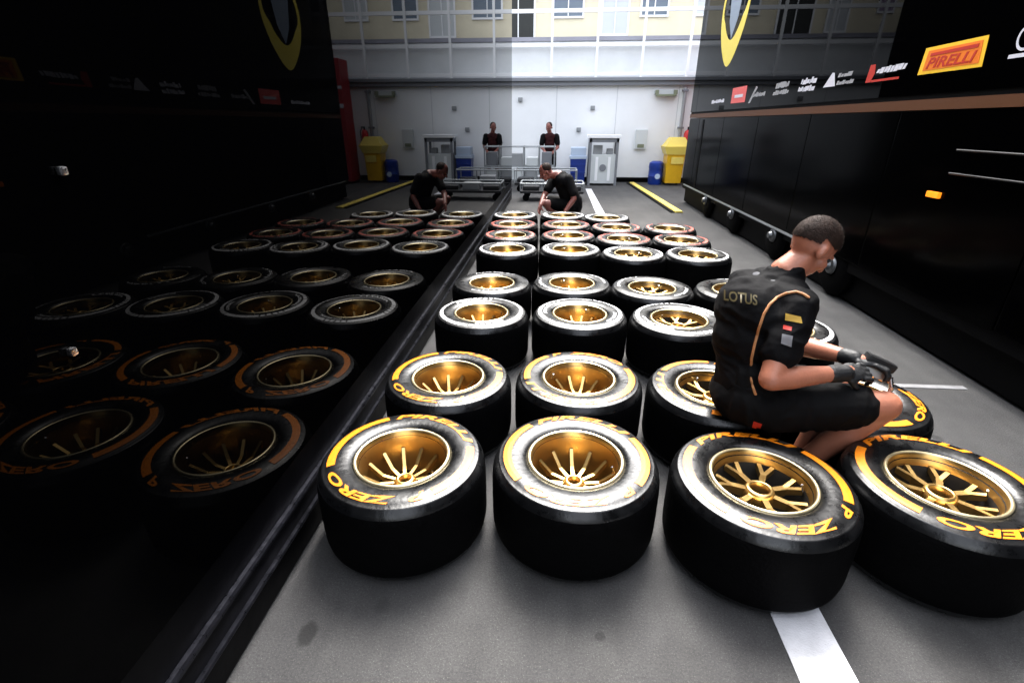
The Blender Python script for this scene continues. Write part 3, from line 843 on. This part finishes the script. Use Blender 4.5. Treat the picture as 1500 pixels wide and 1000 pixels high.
def hand(b, wrist, dirv, palm_n, curl=1.0, s=1.0):
    """palm + four fingers + thumb; dirv: forearm direction, palm_n: palm normal (fingers curl towards it)"""
    d_ = V(dirv).normalized(); n_ = (V(palm_n) - d_ * V(palm_n).dot(d_)).normalized(); sd = d_.cross(n_)
    rot = Matrix((d_, sd, n_)).transposed()
    pc = V(wrist) + d_ * 0.045 * s
    b.ball(pc, (0.052 * s, 0.042 * s, 0.018 * s), rot, 2)
    for i, (off, ln) in enumerate(((-0.030, 0.066), (-0.010, 0.076), (0.010, 0.072), (0.029, 0.056))):
        p = pc + d_ * 0.036 * s + sd * off * s
        pts = [p]
        ang = 0.35 * curl
        for seg_, q in ((0.45, 0.0), (0.32, 0.9), (0.23, 0.9)):
            ang += q * curl
            p = p + (d_ * math.cos(ang) + n_ * math.sin(ang)) * ln * seg_ * 1.15 * s
            pts.append(p)
        b.limb(pts, [0.0105 * s, 0.010 * s, 0.009 * s, 0.008 * s], 8)
    p = V(wrist) + d_ * 0.022 * s - sd * 0.034 * s
    pts = [p, p + (d_ * 0.6 - sd * 0.55 + n_ * 0.5) * 0.034 * s, p + (d_ * 1.35 - sd * 0.45 + n_ * 1.2) * 0.036 * s]
    b.limb(pts, [0.0135 * s, 0.0115 * s, 0.0095 * s], 8)

def head(b, c, fwd, upv, s=1.0):
    m = basis(fwd, upv)
    X, Y, Z = m.col[0], m.col[1], m.col[2]
    b.ball(V(c) + Z * 0.025 * s - X * 0.012 * s, (0.098 * s, 0.076 * s, 0.095 * s), m, 3)
    b.ball(V(c) - Z * 0.055 * s + X * 0.030 * s, (0.062 * s, 0.056 * s, 0.065 * s), m, 3)   # jaw
    b.ball(V(c) - Z * 0.098 * s + X * 0.060 * s, (0.026 * s, 0.028 * s, 0.018 * s), m, 2)    # chin
    b.limb([V(c) + X * 0.086 * s + Z * 0.012 * s, V(c) + X * 0.112 * s - Z * 0.030 * s], [0.010 * s, 0.015 * s], 8)   # nose
    b.ball(V(c) + X * 0.080 * s + Z * 0.020 * s, (0.018 * s, 0.05 * s, 0.010 * s), m, 2)     # brow
    b.ball(V(c) + X * 0.083 * s - Z * 0.062 * s, (0.013 * s, 0.024 * s, 0.010 * s), m, 2)    # lips
    for sy in (-1, 1):
        b.ball(V(c) + Y * sy * 0.080 * s - X * 0.008 * s - Z * 0.014 * s, (0.019 * s, 0.015 * s, 0.034 * s), m, 2)
        b.ball(V(c) + Y * sy * 0.045 * s + X * 0.055 * s - Z * 0.030 * s, (0.03 * s, 0.022 * s, 0.026 * s), m, 2)

def foot(b, ank, fwd, s=1.0):
    f_ = V((fwd[0], fwd[1], 0)).normalized()
    a = V(ank)
    heel = V((a.x, a.y, 0)) - f_ * 0.05 * s + V((0, 0, 0.045))
    ball_ = V((a.x, a.y, 0)) + f_ * 0.11 * s + V((0, 0, 0.042))
    toe = V((a.x, a.y, 0)) + f_ * 0.17 * s + V((0, 0, 0.034))
    b.limb([a, heel], [0.045 * s, 0.042 * s], 12)
    b.limb([heel, ball_, toe], [0.042 * s, 0.040 * s, 0.032 * s], 12)
    b.limb([a, ball_], [0.045 * s, 0.036 * s], 12)

# --- near mechanic, perched on the edge of the tyres with his back half turned
FW = V((0.97, 0.24, 0)).normalized()
SD = V((FW.y, -FW.x, 0))          # his right-hand side (towards the camera)
P1 = dict(
 pel=V((0.885, 1.965, 0.47)), waist=V((0.865, 2.03, 0.62)), chest=V((0.895, 2.085, 0.80)), neck=V((1.00, 2.13, 0.965)),
 hd=V((1.085, 2.145, 1.078)),
 rs=V((0.985, 1.96, 0.875)), re=V((0.875, 1.80, 0.625)), rw=V((1.165, 1.865, 0.632)),
 ls=V((0.885, 2.25, 0.865)), le=V((1.15, 2.22, 0.60)), lw=V((1.27, 1.99, 0.645)),
 rh=V((0.95, 1.88, 0.455)), rk=V((1.375, 1.86, 0.495)), ra=V((1.13, 1.93, 0.10)),
 lh=V((0.92, 2.06, 0.46)), lk=V((1.33, 2.06, 0.46)), la=V((1.15, 1.97, 0.10)))
t = thing('person', 'mechanic in black shirt and shorts sitting among the wheels, facing right, holding a gauge', 'person', (1.13, 1.93, 0))
def loc_parent(o, t):   # meshes are in world coordinates: give them the inverse offset
    o.parent = t
    o.location = -t.location
    return o
HF, HU = (FW * 0.93 + V((0, 0, -0.52))).normalized(), (V((0.30, 0.10, 1))).normalized()
HF, HU = V((0.72, 0.16, -0.68)).normalized(), V((0.68, 0.12, 0.72)).normalized()
b = MB()
p = P1
head(b, p['hd'], HF, HU, 1.02)
b.limb([p['neck'] + V((-0.01, 0, 0.0)), p['hd'] + V((-0.03, -0.005, -0.05))], [0.066, 0.058])
b.limb([p['pel'], p['waist'], p['chest'], p['neck'] - V((0, 0, 0.07))], [0.11, 0.10, 0.105, 0.07])
b.limb([p['rs'], p['re']], [0.058, 0.045]); b.limb([p['re'], lerp(p['re'], p['rw'], 0.3), p['rw']], [0.046, 0.047, 0.029])
b.limb([p['ls'], p['le']], [0.058, 0.045]); b.limb([p['le'], lerp(p['le'], p['lw'], 0.3), p['lw']], [0.046, 0.046, 0.029])
b.limb([p['rh'], p['rk']], [0.085, 0.062]); b.limb([p['rk'], lerp(p['rk'], p['ra'], 0.35) + V((-0.02, 0, -0.015)), p['ra']], [0.060, 0.060, 0.038])
b.limb([p['lh'], p['lk']], [0.085, 0.062]); b.limb([p['lk'], lerp(p['lk'], p['la'], 0.35), p['la']], [0.060, 0.060, 0.038])
b.limb([p['rw'], p['rw'] + V((0.05, 0.02, 0))], [0.028, 0.025]); b.limb([p['lw'], p['lw'] + V((0.03, -0.03, 0))], [0.028, 0.025])
o = link('body', fused(b, 0.0065, 4), M['skin'], None, True); loc_parent(o, t)
# hair: cap over the skull, short
m = basis(HF, HU); X, Y, Z = m.col[0], m.col[1], m.col[2]
b = MB()
hc = p['hd']
g_ = bmesh.ops.create_icosphere(b.bm, subdivisions=5, radius=1)
dead = []
for v in list(b.bm.verts):
    c = v.co.copy()
    nz = c.z; nx = c.x
    lim = -0.12 + 0.50 * max(0, nx) ** 1.2 - 0.50 * max(0, -nx)
    if abs(c.y) > 0.6 and -0.25 < nx < 0.35: lim = max(lim, 0.0)
    if nz < lim and not (abs(c.y) > 0.85 and nz > -0.15 and nx < 0.1 and False):
        dead.append(v); continue
    j = 1.0 + random.uniform(-0.01, 0.01)
    v.co = hc + Z * 0.025 - X * 0.012 + (X * c.x * 0.1025 + Y * c.y * 0.0805 + Z * c.z * 0.0985) * j * 1.01
bmesh.ops.delete(b.bm, geom=dead, context='VERTS')
hr = random.Random(5)
for v in list(b.bm.verts):
    for q in range(1):
        n_ = (v.co - hc).normalized()
        d_ = (n_ + Vector((hr.uniform(-.6, .6), hr.uniform(-.6, .6), hr.uniform(-.6, .6))) + X * 0.25).normalized()
        s_ = d_.cross(Vector((hr.uniform(-1, 1), hr.uniform(-1, 1), hr.uniform(-1, 1)))).normalized() * 0.0011
        f0 = b.bm.verts.new(v.co - n_ * 0.002 + s_); f1 = b.bm.verts.new(v.co - n_ * 0.002 - s_); f2 = b.bm.verts.new(v.co + d_ * hr.uniform(0.004, 0.008))
        b.bm.faces.new((f0, f1, f2))
o = b.build('hair', M['hair'], None, True); loc_parent(o, t)
# eyes (small dark)
b = MB()
for sy in (-1, 1): b.ball(hc + X * 0.080 + Y * sy * 0.032 + Z * 0.002, 0.011, None, 2)
o = b.build('eyes', M['hub_dark'], None, True); loc_parent(o, t)
# shirt
b = MB()
b.limb([p['pel'] + V((0, 0, 0.0)), p['waist'], p['chest'], p['neck'] - V((0.02, 0, 0.06))], [0.135, 0.128, 0.135, 0.10])
b.ball(lerp(p['pel'], p['waist'], 0.3) - FW * 0.025, (0.115, 0.155, 0.14), basis(FW, V((0, 0, 1))), 3)
b.ball(lerp(p['waist'], p['chest'], 0.45) - FW * 0.03, (0.12, 0.165, 0.17), basis(FW, V((0.1, 0, 1))), 3)
b.ball(p['chest'] - FW * 0.04 + V((0, 0, 0.01)), (0.12, 0.19, 0.15), basis(FW, V((0.15, 0.05, 1))), 3)
b.ball(p['neck'] - FW * 0.03 - V((0, 0, 0.05)), (0.09, 0.16, 0.06), basis(FW, V((0.1, 0, 1))), 3)
b.limb([p['neck'] - V((0.01, 0, 0.03)), p['neck'] + V((0.005, 0, 0.005))], [0.082, 0.07])
for s_, e_ in (('rs', 're'), ('ls', 'le')):
    b.limb([p[s_], lerp(p[s_], p[e_], 0.45), lerp(p[s_], p[e_], 0.62)], [0.080, 0.078, 0.077])
    b.limb([p['chest'] + V((0, 0, 0.05)), p[s_]], [0.10, 0.085])
o = link('shirt', wrinkle(fused(b, 0.006, 6), 0.008, 7.0, (1, 1, 2.2)), M['shirt'], None, True); loc_parent(o, t)
shirt = o
# navy yoke patch across the shoulders: second shell slightly proud
b = MB()
b.ball(p['neck'] - FW * 0.075 - V((0, 0, 0.055)), (0.085, 0.15, 0.055), basis(FW, V((-0.35, -0.08, 1))), 3)
o = link('yoke', fused(b, 0.006, 4), M['shirt_yoke'], None, True); loc_parent(o, shirt); o.location = (0, 0, 0)
# shorts
b = MB()
b.limb([p['pel'] - V((0, 0, 0.005)), p['pel'] + V((0, 0, 0.07))], [0.142, 0.14])
b.ball(p['pel'] - FW * 0.02 - V((0, 0, 0.01)), (0.14, 0.18, 0.12), basis(FW, V((0, 0, 1))), 3)
for s_, e_ in (('rh', 'rk'), ('lh', 'lk')):
    b.limb([p[s_], lerp(p[s_], p[e_], 0.72)], [0.112, 0.096])
o = link('shorts', wrinkle(fused(b, 0.006, 6), 0.007, 8.0, (2.2, 1, 1), 3.0), M['shorts'], None, True); loc_parent(o, t)
shorts = o
# gloves: right hand grips the gauge, left hand steadies it
b = MB()
b.limb([lerp(p['re'], p['rw'], 0.88), p['rw'] + V((0.02, 0.0, 0))], [0.037, 0.036])
hand(b, p['rw'] + V((0.012, 0.004, 0)), V((0.95, 0.2, -0.02)), V((0.2, 0.6, -0.8)), 0.85, 1.08)
o = link('glove', fused(b, 0.0042, 2), M['glove'], None, True); loc_parent(o, t)
b = MB()
b.limb([lerp(p['le'], p['lw'], 0.9), p['lw'] + V((0.01, -0.01, 0))], [0.036, 0.035])
hand(b, p['lw'] + V((0.004, -0.006, 0)), V((0.75, -0.45, -0.02)), V((0.2, -0.2, -0.9)), 0.85, 1.05)
o = link('glove', fused(b, 0.0042, 2), M['glove'], None, True); loc_parent(o, t)
b = MB(); foot(b, p['ra'], (0.5, -0.25)); o = link('shoe', fused(b, 0.006, 3), M['tool_black'], None, True); loc_parent(o, t)
b = MB(); foot(b, p['la'], (0.5, 0.1)); o = link('shoe', fused(b, 0.006, 3), M['tool_black'], None, True); loc_parent(o, t)

# things printed / stitched on the clothing are laid on the surface by ray casting
bpy.context.view_layer.update()
from mathutils.bvhtree import BVHTree
def bvh(o):
    me = o.data
    off = V((0, 0, 0))
    return BVHTree.FromPolygons([v.co for v in me.vertices], [list(q.vertices) for q in me.polygons])
sb = bvh(shirt)
Cc = V((0, 0, 1.55))
fwv = V((-math.sin(PSI) * math.cos(TH), math.cos(PSI) * math.cos(TH), -math.sin(TH)))
rtv = V((math.cos(PSI), math.sin(PSI), 0)); upv_ = rtv.cross(fwv)
def hit(px, py, tree):
    d_ = (fwv + rtv * (px - 750) / F - upv_ * (py - 500) / F).normalized()
    r_ = tree.ray_cast(Cc, d_)
    return r_[0], r_[1]
def patch(corners, m, name, parent, tree, n=8, lift=0.003):
    """a printed patch lying on the cloth; corners are sight lines onto the garment"""
    b = MB(); grid = []
    for i in range(n + 1):
        row = []
        for j in range(n + 1):
            u, v_ = i / n, j / n
            x_ = (corners[0][0] * (1 - u) + corners[1][0] * u) * (1 - v_) + (corners[3][0] * (1 - u) + corners[2][0] * u) * v_
            y_ = (corners[0][1] * (1 - u) + corners[1][1] * u) * (1 - v_) + (corners[3][1] * (1 - u) + corners[2][1] * u) * v_
            h_, nn = hit(x_, y_, tree)
            row.append(b.bm.verts.new(h_ + nn * lift) if h_ else None)
        grid.append(row)
    for i in range(n):
        for j in range(n):
            q = [grid[i][j], grid[i + 1][j], grid[i + 1][j + 1], grid[i][j + 1]]
            if all(q): b.bm.faces.new(q)
    o = b.build(name, m, None, True)
    o.parent = parent
    return o
patch([(1151, 459), (1173, 464), (1175, 474), (1150, 469)], M['patch_yellow'], 'sleeve_patch', shirt, sb)
patch([(1148, 476), (1160, 479), (1159, 485), (1147, 482)], M['decal_red'], 'sleeve_patch', shirt, sb)
patch([(1146, 489), (1161, 492), (1159, 508), (1144, 503)], M['patch_grey'], 'sleeve_patch', shirt, sb)
# orange-tan piping down the armhole and flank
pp = []
raw = [(1184, 436), (1176, 431), (1166, 428), (1152, 430), (1138, 436), (1127, 446), (1119, 460), (1112, 480), (1106, 502), (1101, 525), (1099, 548), (1103, 568), (1108, 580)]
fine = [((1 - k / 4) * a_[0] + k / 4 * c_[0], (1 - k / 4) * a_[1] + k / 4 * c_[1]) for a_, c_ in zip(raw[:-1], raw[1:]) for k in range(4)]
for (x_, y_) in fine:
    h_, nn = hit(x_, y_, sb)
    if h_: pp.append(h_ + nn * 0.003)
b = MB()
if len(pp) > 2:
    for a_, c_ in zip(pp[:-1], pp[1:]):
        if (a_ - c_).length < 0.12: b.cyl(a_, c_, 0.0055, seg=8)
    for a_ in pp: b.ball(a_, 0.0055, None, 1)
o = b.build('piping', M['piping'], None, True); o.parent = shirt
# word across the upper back
me = text_mesh('LOTUS', 1.0, 0, 0, 0.02)
xs = [v.co.x for v in me.vertices]; ys = [v.co.y for v in me.vertices]
ok = True
for v in me.vertices:
    u = (v.co.x - min(xs)) / (max(xs) - min(xs)); w_ = (v.co.y - min(ys)) / (max(ys) - min(ys))
    h_, nn = hit(1062 + 48 * u, 438 + 8 * u - 15 * w_ + 2, sb)
    if h_: v.co = h_ + nn * 0.006
    else: ok = False
if ok:
    o = link('back_lettering', me, M['olive'], None); o.parent = shirt
sh = bvh(shorts)
patch([(1104, 616), (1116, 620), (1112, 634), (1100, 630)], M['decal_red'], 'shorts_emblem', shorts, sh)

# the gauge in his hands
t = thing('tyre_gauge', 'black and grey handheld tyre gauge held in the mechanic\'s black gloves', 'gauge', (1.36, 1.95, 0.6))
mx = Matrix.Translation((0.0, 0.0, 0.045)) @ Matrix.Rotation(R(-6), 4, 'Z') @ Matrix.Rotation(R(22), 4, 'Y')
b = MB(); b.box(-0.060, 0.065, -0.022, 0.022, -0.018, 0.020, 0.010, mx); b.build('gauge_head', M['tool_black'], t, True)
mx2 = Matrix.Translation((-0.005, -0.012, 0.0)) @ Matrix.Rotation(R(-6), 4, 'Z') @ Matrix.Rotation(R(22), 4, 'Y')
b = MB(); b.box(-0.075, 0.045, -0.018, 0.016, -0.015, 0.018, 0.006, mx2); b.build('gauge_body', M['tool_grey'], t, True)
b = MB(); b.path([(-0.06, -0.01, 0.02), (-0.085, -0.015, 0.022), (-0.11, -0.02, 0.02)], 0.011); b.build('handle', M['tool_black'], t, True)
b = MB(); b.path([(0.05, -0.02, -0.01), (0.06, -0.03, -0.05), (0.062, -0.03, -0.1)], 0.009); b.build('hose', M['chrome'], t, True)
b = MB(); b.cyl((0.062, -0.045, -0.125), (0.062, -0.01, -0.10), 0.032, seg=24); b.build('dial', M['tool_blue'], t, True)

# --- far mechanic crouching behind the last row
t = thing('person', 'distant mechanic in black crouching behind the farthest wheels, leaning down to the left', 'person', (0.15, 7.95, 0))
DX = V((0.07, 0, 0))
hd = V((-0.14, 7.90, 0.87)); F2 = V((-0.9, -0.35, 0)).normalized()
b = MB()
head(b, hd, V((-0.75, -0.2, -0.6)).normalized(), V((-0.55, -0.1, 0.82)).normalized())
b.limb([V((0.05, 7.98, 0.83)), hd + V((0.02, 0, -0.04))], [0.06, 0.055])
b.limb([V((0.3, 8.02, 0.36)), V((0.2, 8.0, 0.6)), V((0.08, 7.98, 0.78))], [0.13, 0.12, 0.11])
b.limb([V((0.22, 7.84, 0.76)), V((0.30, 7.74, 0.50)), V((0.17, 7.62, 0.32))], [0.055, 0.044, 0.03])
b.limb([V((0.0, 8.12, 0.74)), V((-0.15, 7.95, 0.52)), V((-0.2, 7.72, 0.40))], [0.055, 0.042, 0.03])
b.limb([V((0.25, 7.92, 0.36)), V((-0.12, 7.80, 0.42)), V((0.12, 7.9, 0.1))], [0.09, 0.06, 0.04])
b.limb([V((0.25, 8.12, 0.36)), V((-0.15, 8.15, 0.42)), V((0.1, 8.15, 0.1))], [0.09, 0.06, 0.04])
hand(b, V((0.17, 7.62, 0.32)), V((-0.4, -0.3, -0.85)), V((-0.9, 0, 0.2)), 0.5)
hand(b, V((-0.2, 7.72, 0.40)), V((-0.2, -0.5, -0.7)), V((0.5, -0.5, 0)), 0.5)
o = link('body', fused(b, 0.009, 3), M['skin_red'], None, True); loc_parent(o, t)
m = basis(V((-0.75, -0.2, -0.6)), V((-0.55, -0.1, 0.82))); X, Y, Z = m.col[0], m.col[1], m.col[2]
b = MB(); b.ball(hd + Z * 0.04 - X * 0.03, (0.088, 0.083, 0.082), m, 3)
o = b.build('hair', M['hair'], None, True); loc_parent(o, t)
b = MB()
b.limb([V((0.28, 8.02, 0.42)), V((0.2, 8.0, 0.6)), V((0.1, 7.98, 0.76))], [0.155, 0.15, 0.13])
b.ball(V((0.11, 7.98, 0.74)), (0.13, 0.2, 0.12), basis(F2, V((0, 0, 1))), 3)
b.limb([V((0.21, 7.86, 0.77)), V((0.28, 7.76, 0.58))], [0.08, 0.07])
b.limb([V((0.0, 8.12, 0.75)), V((-0.1, 8.0, 0.60))], [0.08, 0.07])
o = link('shirt', fused(b, 0.012, 4), M['shirt'], None, True); loc_parent(o, t)
b = MB()
b.limb([V((0.3, 8.02, 0.34)), V((0.3, 8.02, 0.42))], [0.155, 0.15])
b.limb([V((0.25, 7.92, 0.36)), V((-0.02, 7.84, 0.41))], [0.11, 0.09]); b.limb([V((0.25, 8.12, 0.36)), V((-0.05, 8.14, 0.41))], [0.11, 0.09])
o = link('shorts', fused(b, 0.012, 4), M['shorts'], None, True); loc_parent(o, t)
for (ax_, ay_) in ((0.12, 7.9), (0.1, 8.15)):
    b = MB(); foot(b, V((ax_, ay_, 0.1)), (-1, -0.2)); o = link('shoe', fused(b, 0.012, 2), M['tool_black'], None, True); loc_parent(o, t)

# --- standing mechanic by the far wall, slightly stooped over the rack
t = thing('person', 'distant standing mechanic in dark maroon top in front of the bright white wall', 'person', (-0.16, 14.35, 0))
q = V((-0.16, 14.35, 0))
hd = q + V((-0.03, -0.05, 1.44))
b = MB()
head(b, hd, V((-0.35, -0.85, -0.4)).normalized(), V((-0.15, -0.35, 0.9)).normalized())
b.limb([q + V((0, 0, 1.26)), hd + V((0, 0.01, -0.05))], [0.06, 0.055])
b.limb([q + V((0, 0.04, 0.85)), q + V((0, 0.02, 1.05)), q + V((0, 0, 1.2))], [0.12, 0.11, 0.11])
for sx in (-1, 1):
    b.limb([q + V((sx * 0.18, 0, 1.2)), q + V((sx * 0.22, -0.06, 0.95)), q + V((sx * 0.12, -0.27, 0.86))], [0.055, 0.044, 0.03])
    b.limb([q + V((sx * 0.09, 0.04, 0.8)), q + V((sx * 0.11, -0.01, 0.44)), q + V((sx * 0.12, 0.05, 0.09))], [0.085, 0.058, 0.04])
    hand(b, q + V((sx * 0.12, -0.27, 0.86)), V((-sx * 0.3, -0.9, -0.2)), V((0, -0.2, -1)), 0.6)
o = link('body', fused(b, 0.009, 3), M['skin_red'], None, True); loc_parent(o, t)
m = basis(V((-0.35, -0.85, -0.4)), V((-0.15, -0.35, 0.9))); X, Y, Z = m.col[0], m.col[1], m.col[2]
b = MB(); b.ball(hd + Z * 0.04 - X * 0.03, (0.088, 0.083, 0.082), m, 3)
o = b.build('hair', M['hair'], None, True); loc_parent(o, t)
b = MB()
b.limb([q + V((0, 0.04, 0.86)), q + V((0, 0.02, 1.05)), q + V((0, 0, 1.2))], [0.14, 0.135, 0.125])
b.ball(q + V((0, 0.01, 1.2)), (0.2, 0.11, 0.1), None, 3)
o = link('top', wrinkle(fused(b, 0.012, 4), 0.008, 7.0), M['maroon_cloth'], None, True); loc_parent(o, t)
for sx in (-1, 1):
    b = MB(); b.limb([q + V((sx * 0.17, 0, 1.21)), q + V((sx * 0.21, -0.04, 1.04))], [0.085, 0.072])
    o = link('sleeve', fused(b, 0.012, 3), M['shirt'], None, True); loc_parent(o, t)
b = MB()
b.ball(q + V((0, 0.04, 0.82)), (0.155, 0.125, 0.11), None, 3)
for sx in (-1, 1): b.limb([q + V((sx * 0.09, 0.04, 0.8)), q + V((sx * 0.11, 0.0, 0.5))], [0.10, 0.085])
o = link('shorts', fused(b, 0.012, 4), M['shorts'], None, True); loc_parent(o, t)
for sx in (-1, 1):
    b = MB(); foot(b, q + V((sx * 0.12, 0.05, 0.09)), (sx * 0.2, -1)); o = link('shoe', fused(b, 0.012, 2), M['tool_black'], None, True); loc_parent(o, t)
